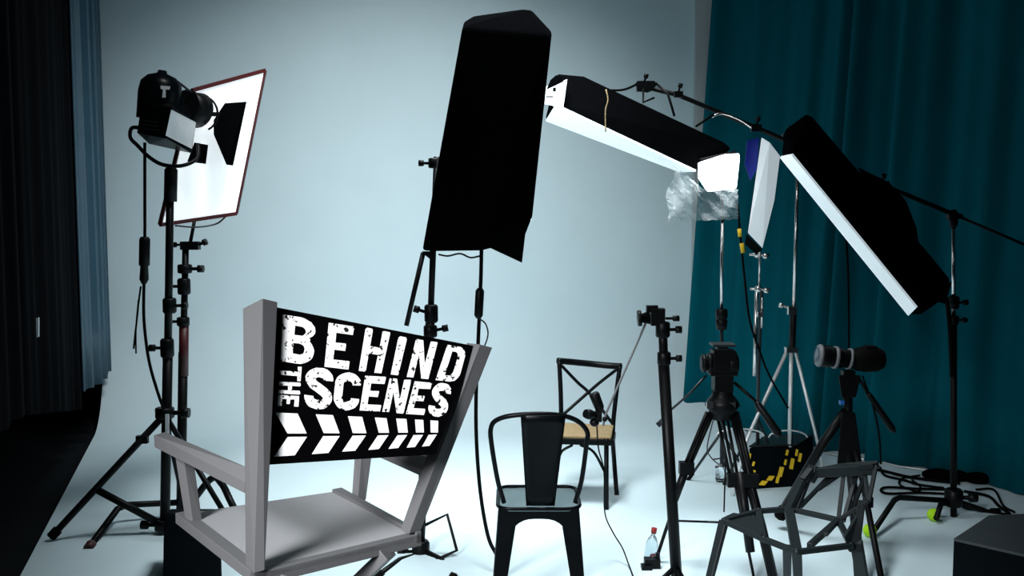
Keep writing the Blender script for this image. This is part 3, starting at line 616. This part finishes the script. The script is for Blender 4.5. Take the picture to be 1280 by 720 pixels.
# seat pan with rounded corners and rim
def rr(cx, cy, wx, wy, r, z, n=5, taper=0):
    out = []
    for (sx, sy, a0_) in ((1, 1, 0), (-1, 1, 90), (-1, -1, 180), (1, -1, 270)):
        for i in range(n + 1):
            a = math.radians(a0_ + 90 * i / n); out.append(Vector((cx + sx * (wx - r) + r * math.cos(a), cy + sy * (wy - r) + r * math.sin(a), z)))
    return out
MB().hexa(rr(X0, Yc, .178, .175, .06, SZt - .012), rr(X0, Yc, .178, .175, .06, SZt - .004)).build('seat', 'seat_steel', tc_, label='grey-green metal seat pan')
rim = rr(X0, Yc, .178, .178, .06, SZt)
MB().tube(rim, .008, 8, closed=True).build('seat_rim', 'black_gloss', tc_)
# legs: flared sheet metal, two arched aprons
def tleg(sx, sy):
    a = Vector((X0 + sx * .172, Yc + sy * .165, SZt)); f = Vector((X0 + sx * .205, Yc + sy * .215, 0))
    mb = MB()
    prev = None
    secs = []
    for k in range(9):
        t = k / 8; p = lerp(a, f, t); wd = .085 * (1 - t) + .045 * t
        secs.append([p, p - Vector((sx * wd, 0, 0)), p - Vector((sx * wd, sy * .003, 0)), p - Vector((sx * .004, sy * .004, 0)), p - Vector((sx * .004, sy * wd, 0)), p - Vector((0, sy * wd, 0))])
    vs = [[mb.bm.verts.new(q_) for q_ in s_] for s_ in secs]
    for A_, B_ in zip(vs, vs[1:]):
        for i in range(6): mb.bm.faces.new((A_[i], A_[(i + 1) % 6], B_[(i + 1) % 6], B_[i]))
    mb.bm.faces.new(vs[0]); mb.bm.faces.new(vs[-1][::-1])
    mb.build('leg', 'black_gloss', tc_)
for sx in (-1, 1):
    for sy in (-1, 1): tleg(sx, sy)
def apron(along_x, s_):
    mb = MB(); n = 16; T = []; Bt = []
    for i in range(n + 1):
        u = -1 + 2 * i / n
        zt = SZt; zb = SZt - .045 - .17 * (abs(u) ** 3.2)
        off = .172
        pt = (X0 + u * off, Yc + s_ * .172) if along_x else (X0 + s_ * .172, Yc + u * .165)
        k = 1 + (SZt - zb) * .35
        pb = (X0 + u * off * 1.0, Yc + s_ * .172 * k) if along_x else (X0 + s_ * .172 * k, Yc + u * .165)
        T.append(Vector((*pt, zt))); Bt.append(Vector((*pb, zb)))
    d = Vector((0, -s_ * .004, 0)) if along_x else Vector((-s_ * .004, 0, 0))
    for i in range(n): mb.hexa([T[i], T[i + 1], Bt[i + 1], Bt[i]], [p + d for p in (T[i], T[i + 1], Bt[i + 1], Bt[i])])
    mb.build('apron', 'black_gloss', tc_)
for s_ in (-1, 1): apron(True, s_); apron(False, s_)

# cross-back chair
bc = thing('wooden_chair', 'black bentwood cross-back chair with a tan woven seat, behind the metal chair', 'chair', G(733, 630))
Yf, Yk = 5.93, 6.28
zs = .46
fl = P(702, 547, Yf); fr_ = P(758, 549, Yf); bl_ = P(701, 532, Yk); br_ = P(768, 534, Yk)
def rail(pts, r=.013, m='black_gloss', nm='rail', sm=True): return MB().tube(pts, r, 8, sm).build(nm, m, bc)
rail([P(699, 450, Yk + .08), P(701, 495, Yk + .03), P(701, 535, Yk), P(697, 580, Yk), G(692, 612)], .014, nm='back_leg')
rail([P(775, 457, Yk + .08), P(770, 495, Yk + .03), P(766, 540, Yk), P(768, 580, Yk), G(771, 619)], .014, nm='back_leg')
rail([P(758, 548, Yf), P(758, 590, Yf), G(758, 637)], .014, nm='front_leg', sm=False); rail([P(694, 548, Yf), P(693, 590, Yf), G(692, 637)], .014, nm='front_leg', sm=False)
MB().tube([P(697, 451, Yk + .08), P(715, 452.5, Yk + .12), P(740, 455, Yk + .13), P(760, 457, Yk + .11), P(777, 458, Yk + .08)], .020, 8, True).build('top_rail', 'black_gloss', bc)
rail([P(701, 456, Yk + .08), P(722, 478, Yk + .10), P(737, 492, Yk + .09), P(766, 530, Yk + .02)], .010, nm='cross_slat'); rail([P(772, 461, Yk + .08), P(750, 478, Yk + .10), P(728, 497, Yk + .08), P(702, 520, Yk + .02)], .010, nm='cross_slat')
MB().hexa([P(698, 548, Yf), P(764, 550, Yf), P(767, 535, Yk - .02), P(703, 532, Yk - .02)], [p + Vector((0, 0, .02)) for p in (P(698, 548, Yf), P(764, 550, Yf), P(767, 535, Yk - .02), P(703, 532, Yk - .02))]).build('woven_seat', 'rush', bc, .006, label='tan woven rush seat')
mb = MB().hexa([P(693, 549, Yf - .02), P(768, 551, Yf - .02), P(770, 540, Yk), P(698, 538, Yk)], [p + Vector((0, 0, -.03)) for p in (P(693, 549, Yf - .02), P(768, 551, Yf - .02), P(770, 540, Yk), P(698, 538, Yk))])
mb.build('seat_frame', 'black_gloss', bc, .004)
rail([P(697, 590, Yf), P(701, 566, Yf), P(716, 556, Yf)], .008, nm='brace'); rail([P(725, 556, Yf), P(742, 565, Yf), P(756, 590, Yf)], .008, nm='brace')

# skeletal cast chair, lower right
kc = thing('skeletal_chair', 'dark grey cast-metal chair with open faceted frame and angular slanted legs, lower right', 'chair', (G(985, 665, .45).x, 4.2, 0))
def S(px, py, z=.45): return G(px, py, z)
def strut(a, b, wx=.032, wy=.020, nm='frame', up=(0, 0, 1)): return (a, b, wx, wy, up)
s1, s2, s3_, s4b, s5, s6, s7b = S(905, 651), S(948, 639), S(986, 636), S(1048, 650), S(1064, 682), S(996, 690), S(955, 674)
mb = MB()
for a, b in ((s1, s2), (s2, s3_), (s3_, s4b), (s4b, s5), (s5, s6), (s6, s7b), (s7b, s1), (s2, s7b), (s4b, S(1012, 682)), (s1, S(920, 644))):
    mb.bar(a, b, .024, .020)
mb.bar(s3_, s6, .040, .022)
for p in (s1, s2, s3_, s4b, s5, s6, s7b): mb.ball(p, .015, seg=8)
mb.build('seat_frame', 'chair_cast', kc, .003)
mb = MB().prism([s1, s7b, lerp(s2, s7b, .2), lerp(s1, s2, .5)], (0, 0, -.008)).build('seat_facet', 'chair_cast', kc)
Yq = s3_.y
b1 = P(1003, 600, Yq + .02); b2 = P(1014, 586, Yq + .05); b3 = P(1050, 579, Yq + .08); b4 = P(1097, 575, Yq - .1); b5 = P(1095, 582, Yq - .12); b6 = P(1086, 626, Yq - .2); b0_ = P(1030, 590, Yq + .1)
mb = MB()
mb.bar(s3_, b1, .040, .022).bar(s3_ + Vector((.03, 0, 0)), b2, .03, .02).bar(b1, b2, .03, .02)
mb.hexa([b2, b3, b4, b5], [p + Vector((0, .01, -.045)) for p in (b2, b3, b4, b5)])
mb.bar(b2, b0_, .04, .03).bar(b0_, b5, .045, .02)
mb.build('back_band', 'chair_cast', kc, .003)
mb = MB()
for a, b in ((s4b, P(1055, 588, Yq)), (P(1054, 652, s4b.y), P(1072, 588, Yq)), (P(1062, 645, Yq - .1), P(1084, 588, Yq)), (b6, P(1080, 586, Yq - .05)), (b6, b5), (s4b, b6), (P(1032, 668, s5.y), s4b), (b1, P(1042, 590, Yq + .1)), (P(1000, 634, Yq), P(1044, 588, Yq + .08)), (P(1022, 612, Yq + .03), P(1060, 586, Yq + .06)), (P(1015, 603, Yq + .03), P(1026, 586, Yq + .06))):
    mb.bar(a, b, .017, .015)
mb.build('back_struts', 'chair_cast', kc, .002)
def fleg(a, px, py, wx=.036, w2=.7): MB().bar(a, G(px, py), wx, .026, w2=w2).build('leg', 'chair_cast', kc, .003)
fleg(s1, 868, 800); fleg(s6, 1001, 800); fleg(S(984, 684), 984, 770, .034); 
MB().bar(P(1077, 628, s4b.y), P(1070, 682, s5.y + .02), .03, .024).bar(P(1070, 676, s5.y + .02), G(1090, 790), .045, .026).build('leg', 'chair_cast', kc, .003)
MB().prism([P(1056, 672, s5.y), P(1072, 645, s5.y + .05), P(1077, 690, s5.y), P(1062, 690, s5.y)], (0, .02, 0)).build('rear_gusset', 'chair_cast', kc)

# ================================================================== BLACK POLE STAND 830 with arm
s8 = thing('light_stand', 'thick black pole stand right of the metal chair, clamp head on top', 'light stand', G(848, 760), 'light stands')
Y8 = 4.55
pole(s8, [P(828, 402, Y8), P(830, 460, Y8)], .020); pole(s8, [P(829.5, 455, Y8), P(848, 760, Y8)], .0255)
collar(s8, P(828.5, 412, Y8), .032, .07, side=(1, 0, 0)); collar(s8, P(830, 448, Y8), .030, .06, side=(1, 0, 0))
mb = MB().box(P(822, 396, Y8), .06, .05, .075).lathe(P(797, 398, Y8), P(812, 397, Y8), [(0, .036), (.3, .036), (.35, .02), (1, .03)], 12).box(P(815, 386, Y8), .05, .03, .03)
knob(mb, P(832, 398, Y8), (1, 0, 0), .010, .06); mb.build('grip_head', 'black_metal', s8)
MB().tube([P(808, 402, Y8), P(757, 518, Y8 + .1), P(754, 532, Y8 + .1)], .0055, 6).build('grip_arm', 'ring_grey', s8, label='thin grey rod slanting down left')
for fx, fy in ((800, 730), (900, 790), (840, 730)): leg(s8, [P(845, 690 + 18, Y8), G(fx, fy + 20)], .012, foot='rubber')
MB().tube([P(846, 651, Y8 + .02), P(904, 653, 4.4)], .005, 6).build('side_rod', 'black_metal', s8)
sl = thing('small_spotlight', 'small black spotlight and clamp hung on the slanting rod before the cross-back chair', 'spotlight', P(750, 520, Y8 + .1))
MB().lathe(P(742, 491, Y8 + .1), P(751, 514, Y8 + .1), [(0, .018), (.1, .024), (.8, .022), (1, .014)], 12).build('barrel', 'black_metal', sl)
MB().lathe(P(732, 517, Y8 + .06), P(745, 520, Y8 + .1), [(0, .020), (.3, .024), (.7, .02), (1, .012)], 12).build('lamp_head', 'black_metal', sl)
MB().ball(P(743, 528, Y8 + .1), .022, 1, 1, .9).box(P(748, 520, Y8 + .1), .03, .03, .05).ball(P(756, 524, Y8 + .1), .012).build('swivel', 'black_metal', sl)
MB().tube([P(746, 532, Y8 + .1), P(748, 560, Y8 + .2), P(755, 590, 4.7), P(756, 640, 4.9), P(766, 665, 5.0), P(778, 685, 4.95), P(786, 706, 4.9), G(792, 722, .01)], .0035, 5, True).build('wire', 'rubber', sl)

# ================================================================== VIDEO TRIPOD
Yt = 4.95
vt = thing('video_tripod', 'big black video tripod with wide empty head, standing before the left end of the curtain', 'tripod', G(903, 712))
mb = MB().lathe(P(903, 524, Yt), P(903, 488, Yt), [(0, .05), (.25, .06), (.5, .085), (.7, .07), (.85, .05), (1, .05)], 16).build('bowl', 'black_metal', vt)
MB().box(P(903, 478, Yt), .09, .09, .08).box(P(903, 462, Yt), .13, .09, .05).lathe(P(876, 454, Yt), P(890, 454, Yt), [(0, .035), (.15, .045), (.4, .045), (.5, .03), (.6, .05), (.9, .05), (1, .04)], 16).lathe(P(909, 455, Yt), P(922, 455, Yt), [(0, .045), (.15, .055), (.85, .055), (1, .045)], 16).box(P(904, 450, Yt), .11, .10, .10).build('fluid_head', 'black_metal', vt, .004)
MB().box(P(903, 430.5, Yt), .11, .10, .012).box(P(902, 437, Yt), .05, .06, .03).build('camera_plate', 'dark_steel', vt, .003)
MB().tube([P(883, 469, Yt), P(862, 492, Yt), P(838, 513, Yt + .05), P(828, 528, Yt + .05)], .006, 6).lathe(P(834, 521, Yt + .05), P(822, 532, Yt + .05), [(0, .008), (.3, .014), (1, .014)], 8).build('pan_handle', 'dark_steel', vt)
MB().tube([P(918, 478, Yt), P(945, 502, Yt - .05)], .008, 6).lathe(P(945, 502, Yt - .05), P(975, 545, Yt - .1), [(0, .010), (.1, .017), (.9, .020), (1, .012)], 10).build('pan_handle', 'black_metal', vt)
MB().box(P(887, 506, Yt - .06), .03, .02, .025).build('lock_lever', 'chrome', vt)
MB().box(P(915, 506, Yt - .06), .03, .02, .025).build('lock_lever', 'chrome', vt)
def vleg(top, mid, foot, dx=6, r=.010):
    (tx, ty), (mx_, my), (fx, fy), Yf_ = top, mid, foot[:2], foot[2]
    a1, a2 = P(tx - dx, ty, Yt), P(tx + dx, ty, Yt)
    Ym = Yt + (Yf_ - Yt) * .55
    m1, m2 = P(mx_ - dx * .8, my, Ym), P(mx_ + dx * .8, my, Ym)
    f_ = P(fx, fy, Yf_)
    mb = MB().tube([a1, m1], r, 7).tube([a2, m2], r, 7).tube([lerp(a1, a2, .5), lerp(m1, m2, .5), f_], r * .9, 7)
    o = mb.build('leg', 'black_metal', vt)
    MB().box(lerp(m1, m2, .5), .07, .05, .06).build('leg_lock', 'black_metal', o)
    MB().lathe(f_ + Vector((0, 0, .05)), f_, [(0, .022), (.7, .03), (1, .02)], 10).build('rubber_foot', 'dark_red', o)
vleg((888, 515), (858, 585), (818, 706, 4.98), 4, .010)
vleg((903, 522), (918, 600), (945, 735, 4.72), 6, .008)
vleg((917, 515), (938, 600), (975, 745, 4.65), 4, .011)
MB().tube([P(858, 585, 4.97), P(843, 625, 4.97)], .020, 8).build('leg_sleeve', 'black_metal', vt)
MB().tube([P(936, 600, 4.8), P(952, 660, 4.75), P(966, 720, 4.7)], .024, 8).build('leg_sleeve', 'black_metal', vt)
MB().tube([P(907, 570, 4.95), P(905, 640, 4.9)], .004, 6).tube([P(925, 590, 4.8), P(938, 690, 4.72)], .022, 8).build('spreader', 'black_metal', vt)
# little jar on a wire
jr = thing('hanging_jar', 'tiny clear jar with black base hanging on a wire under the video tripod', 'jar', P(900, 602, 4.92))
MB().lathe(P(900, 600, 4.92), P(900, 580, 4.92), [(0, .022), (.5, .022), (.8, .016), (1, .010)], 12).build('glass', 'clear', jr)
MB().lathe(P(900, 602, 4.92), P(900, 597, 4.92), [(0, .020), (1, .023)], 12).build('base', 'black_metal', jr)
MB().tube([P(900, 582, 4.92), P(889, 572, 4.92), P(884, 560, 4.93), P(889, 535, 4.94), P(893, 520, 4.95)], .003, 5, True).tube([P(894, 584, 4.92), P(906, 582, 4.92)], .006, 6).tube([P(892, 574, 4.92), P(908, 572, 4.92)], .004, 5).build('wire', 'dark_steel', jr)
# water bottle lying against the foot
wb = thing('water_bottle', 'small clear plastic bottle with a red cap standing by the tripod foot', 'bottle', P(812, 697, 5.0))
MB().lathe(P(812, 700, 5.05), P(817, 666, 5.05), [(0, .026), (.05, .03), (.6, .03), (.8, .022), (.92, .010), (1, .010)], 14).build('bottle_body', 'clear', wb)
MB().lathe(P(817, 666, 5.05), P(818, 660, 5.05), [(0, .014), (1, .014)], 12).build('cap', 'red_plastic', wb, label='red cap')
single(MB().box(P(815, 704, 4.9), .075, .05, .05).box(P(808, 711, 4.88), .05, .05, .04).box(P(822, 700, 4.9), .02, .02, .07), 'clamp', 'black_metal', 'black clamp lying at the foot of the video tripod beside the bottle', 'clamp')

# ================================================================== CAMERA WITH TELEPHOTO LENS
Yv = 5.25
pc = thing('camera', 'black camera in a dark cover with a long white-ringed telephoto lens pointing left', 'camera', P(1060, 467, Yv))
MB().lathe(P(1022, 444, Yv), P(1072, 450, Yv), [(0, .052), (.12, .056), (.30, .056), (.32, .05), (.6, .052), (.62, .046), (1, .05)], 22).build('lens', 'black_metal', pc)
MB().lathe(P(1021, 444, Yv), P(1026, 444.6, Yv), [(0, .050), (.5, .058), (1, .0575)], 22).build('front_rim', 'ring_grey', pc, label='pale metal front rim')
MB().lathe(P(1020.6, 443.9, Yv), P(1021.4, 444, Yv), [(0, .030), (.3, .046), (1, .047)], 22).build('front_glass', 'lens_glass', pc)
MB().lathe(P(1042, 446.5, Yv), P(1046, 447, Yv), [(0, .0575), (1, .0575)], 22).lathe(P(1060, 448.5, Yv), P(1063, 449, Yv), [(0, .055), (1, .055)], 22).build('lens_ring', 'ring_grey', pc)
MB().lathe(P(1064, 449, Yv), P(1105, 449, Yv), [(0, .045), (.15, .058), (.4, .066), (.75, .064), (.95, .05), (1, .04)], 20).box(P(1088, 437, Yv), .06, .06, .04).build('body', 'rubber', pc, .006)
MB().box(P(1060, 466, Yv), .06, .05, .025).build('lens_foot', 'black_metal', pc)
ct = thing('camera_tripod', 'sturdy black tripod with pan handle holding the long-lens camera', 'tripod', G(1062, 672))
MB().hull([P(1048, 469, Yv - .03), P(1076, 469, Yv - .03), P(1070, 497, Yv - .03), P(1052, 497, Yv - .03), P(1048, 469, Yv + .05), P(1074, 469, Yv + .05), P(1068, 497, Yv + .05), P(1052, 497, Yv + .05)]).build('pan_head', 'black_metal', ct, .005)
MB().box(P(1052, 503, Yv - .03), .02, .03, .02).build('lock_knob', 'blue_plastic', ct, label='blue knob')
MB().tube([P(1060, 495, Yv), P(1060, 575, Yv)], .022, 10).build('center_column', 'black_metal', ct)
MB().hull([P(1052, 515, Yv - .05), P(1069, 515, Yv - .05), P(1078, 585, Yv - .05), P(1046, 585, Yv - .05), P(1052, 515, Yv + .05), P(1069, 515, Yv + .05), P(1076, 585, Yv + .06), P(1048, 585, Yv + .06)]).build('shoulder', 'black_metal', ct, .01)
MB().tube([P(1073, 472, Yv), P(1085, 492, Yv)], .008, 6).lathe(P(1084, 490, Yv), P(1118, 540, Yv), [(0, .010), (.1, .015), (.9, .018), (1, .010)], 10).build('pan_handle', 'black_metal', ct)
MB().tube([P(1078, 470, Yv), P(1092, 510, Yv), P(1099, 545, Yv), P(1101, 580, Yv)], .005, 6, True).build('release_cable', 'rubber', ct)
leg(ct, [P(1058, 512, Yv), P(1030, 552, Yv + .02), P(1012, 582, Yv + .05), P(975, 645, 5.5)], .024, foot='rubber')
leg(ct, [P(1065, 550, Yv), P(1078, 600, 5.1), G(1104, 735)], .016, foot='rubber')
leg(ct, [P(1060, 560, Yv), P(1066, 610, 5.05), G(1076, 745)], .024, foot='rubber')
MB().box(P(1085, 627, 5.0), .04, .04, .05).build('leg_lock', 'black_metal', ct)
MB().box(P(1073, 648, 4.9), .03, .04, .04).build('leg_lock', 'black_metal', ct)

# ================================================================== CASE, CABLES, BOX
yc = thing('equipment_bag', 'black equipment crate edged with yellow tape on the floor behind the skeletal chair', 'case', G(972, 600))
q8 = [G(940, 612), G(1000, 608), G(1018, 575), G(962, 572)]
up_ = [P(936, 560, q8[0].y), P(994, 558, q8[1].y), P(1016, 545, q8[2].y), P(958, 545, q8[3].y)]
MB().hexa(q8, up_).build('body', 'case_black', yc, .01)
mb = MB()
for px, py, dx, dy in ((937, 572, 3, 8), (942, 580, 3, 4), (984, 566, 3, 5), (996, 566, 3, 6), (942, 592, 4, 6), (954, 604, 9, 4), (963, 598, 8, 4), (976, 590, 6, 9), (972, 600, 4, 6), (990, 580, 5, 10), (1000, 572, 4, 8), (982, 578, 3, 5)):
    Y = q8[0].y - .03
    MB().prism([P(px - dx * .6, py + dy * .6, Y), P(px + dx * .2, py + dy * .7, Y), P(px + dx * .7, py - dy * .6, Y), P(px - dx * .1, py - dy * .7, Y)], (0, .012, 0)).build('yellow_tape', 'yellow_tape', yc, label='scrap of yellow warning tape')
MB().prism([p + Vector((0, 0, .004)) for p in up_], (0, 0, .01)).build('lid', 'dark_steel', yc, .003)
for px, w_ in ((925, 30), (985, 24)):
    pts = [P(px + w_ * math.cos(a), 545 + 9 * math.sin(a) + (2 if w_ < 28 else 0), 6.2) for a in [math.radians(q) for q in range(180, 361, 15)]]
    MB().tube(pts, .005, 6).build('loop', 'white_tube', yc)
def cable(px_pts, r, m, label, nm='floor_cable'):
    single(MB().tube([G(x, y, r + .004) for x, y in px_pts], r, 6, True), nm, m, label, 'cable', 'cables on the floor by the curtain')
cable([(1030, 566), (1060, 572), (1095, 576), (1125, 583), (1160, 588)], .006, 'white_tube', 'pale cable running from the skeletal chair back along the curtain hem')
cable([(1076, 582), (1110, 590), (1135, 596), (1165, 600), (1200, 604)], .010, 'rubber', 'upper thick black cable running right to the sandbag under the curtain')
cable([(1200, 612), (1150, 611), (1110, 609), (1101, 613), (1112, 617), (1150, 616), (1196, 618)], .008, 'rubber', 'black cable folded in a long flat loop left of the boom stand base')
cable([(1100, 584), (1106, 594), (1130, 600), (1150, 606), (1180, 610)], .008, 'rubber', 'black cable curling downward between the pale cable and the flat loop')
cable([(1140, 600), (1150, 608), (1146, 614), (1125, 606), (1128, 598), (1150, 594)], .006, 'rubber', 'small round twist of black cable in front of the sandbag')
cable([(1205, 614), (1235, 620), (1248, 632), (1262, 642)], .009, 'rubber', 'black cable leaving the boom stand base to the right toward the low box')
cable([(1220, 612), (1242, 612), (1254, 632), (1268, 640)], .007, 'rubber', 'thin black cable forming the right-hand arch near the low box')
cable([(1195, 622), (1205, 634), (1225, 638), (1260, 643)], .007, 'rubber', 'black cable hugging the floor just behind the low box')
mb = MB()
for cx, cy, sx in ((1172, 600, .17), (1198, 601, .16), (1225, 604, .18)):
    c_ = G(cx, cy); mb.ball(c_ + Vector((0, 0, .035)), .055, sx / .055 * .6, 1.2, .7)
single(mb, 'sandbag', 'black_fabric', 'slumped black sandbag lying at the curtain hem behind the boom stand', 'sandbag')
bx = [G(1192, 673, .3), G(1236, 644, .3), G(1330, 640, .3), G(1330, 704, .3)]
lb = thing('low_box', 'low dark wooden box cut off by the lower right corner', 'box', G(1230, 760))
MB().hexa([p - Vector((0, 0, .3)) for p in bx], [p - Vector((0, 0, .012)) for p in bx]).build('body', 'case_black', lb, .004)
MB().prism([p - Vector((0, 0, .012)) for p in bx], (0, 0, .012)).build('top', 'case_top', lb, .002, label='dark grey top')  # top slab greyer than the body
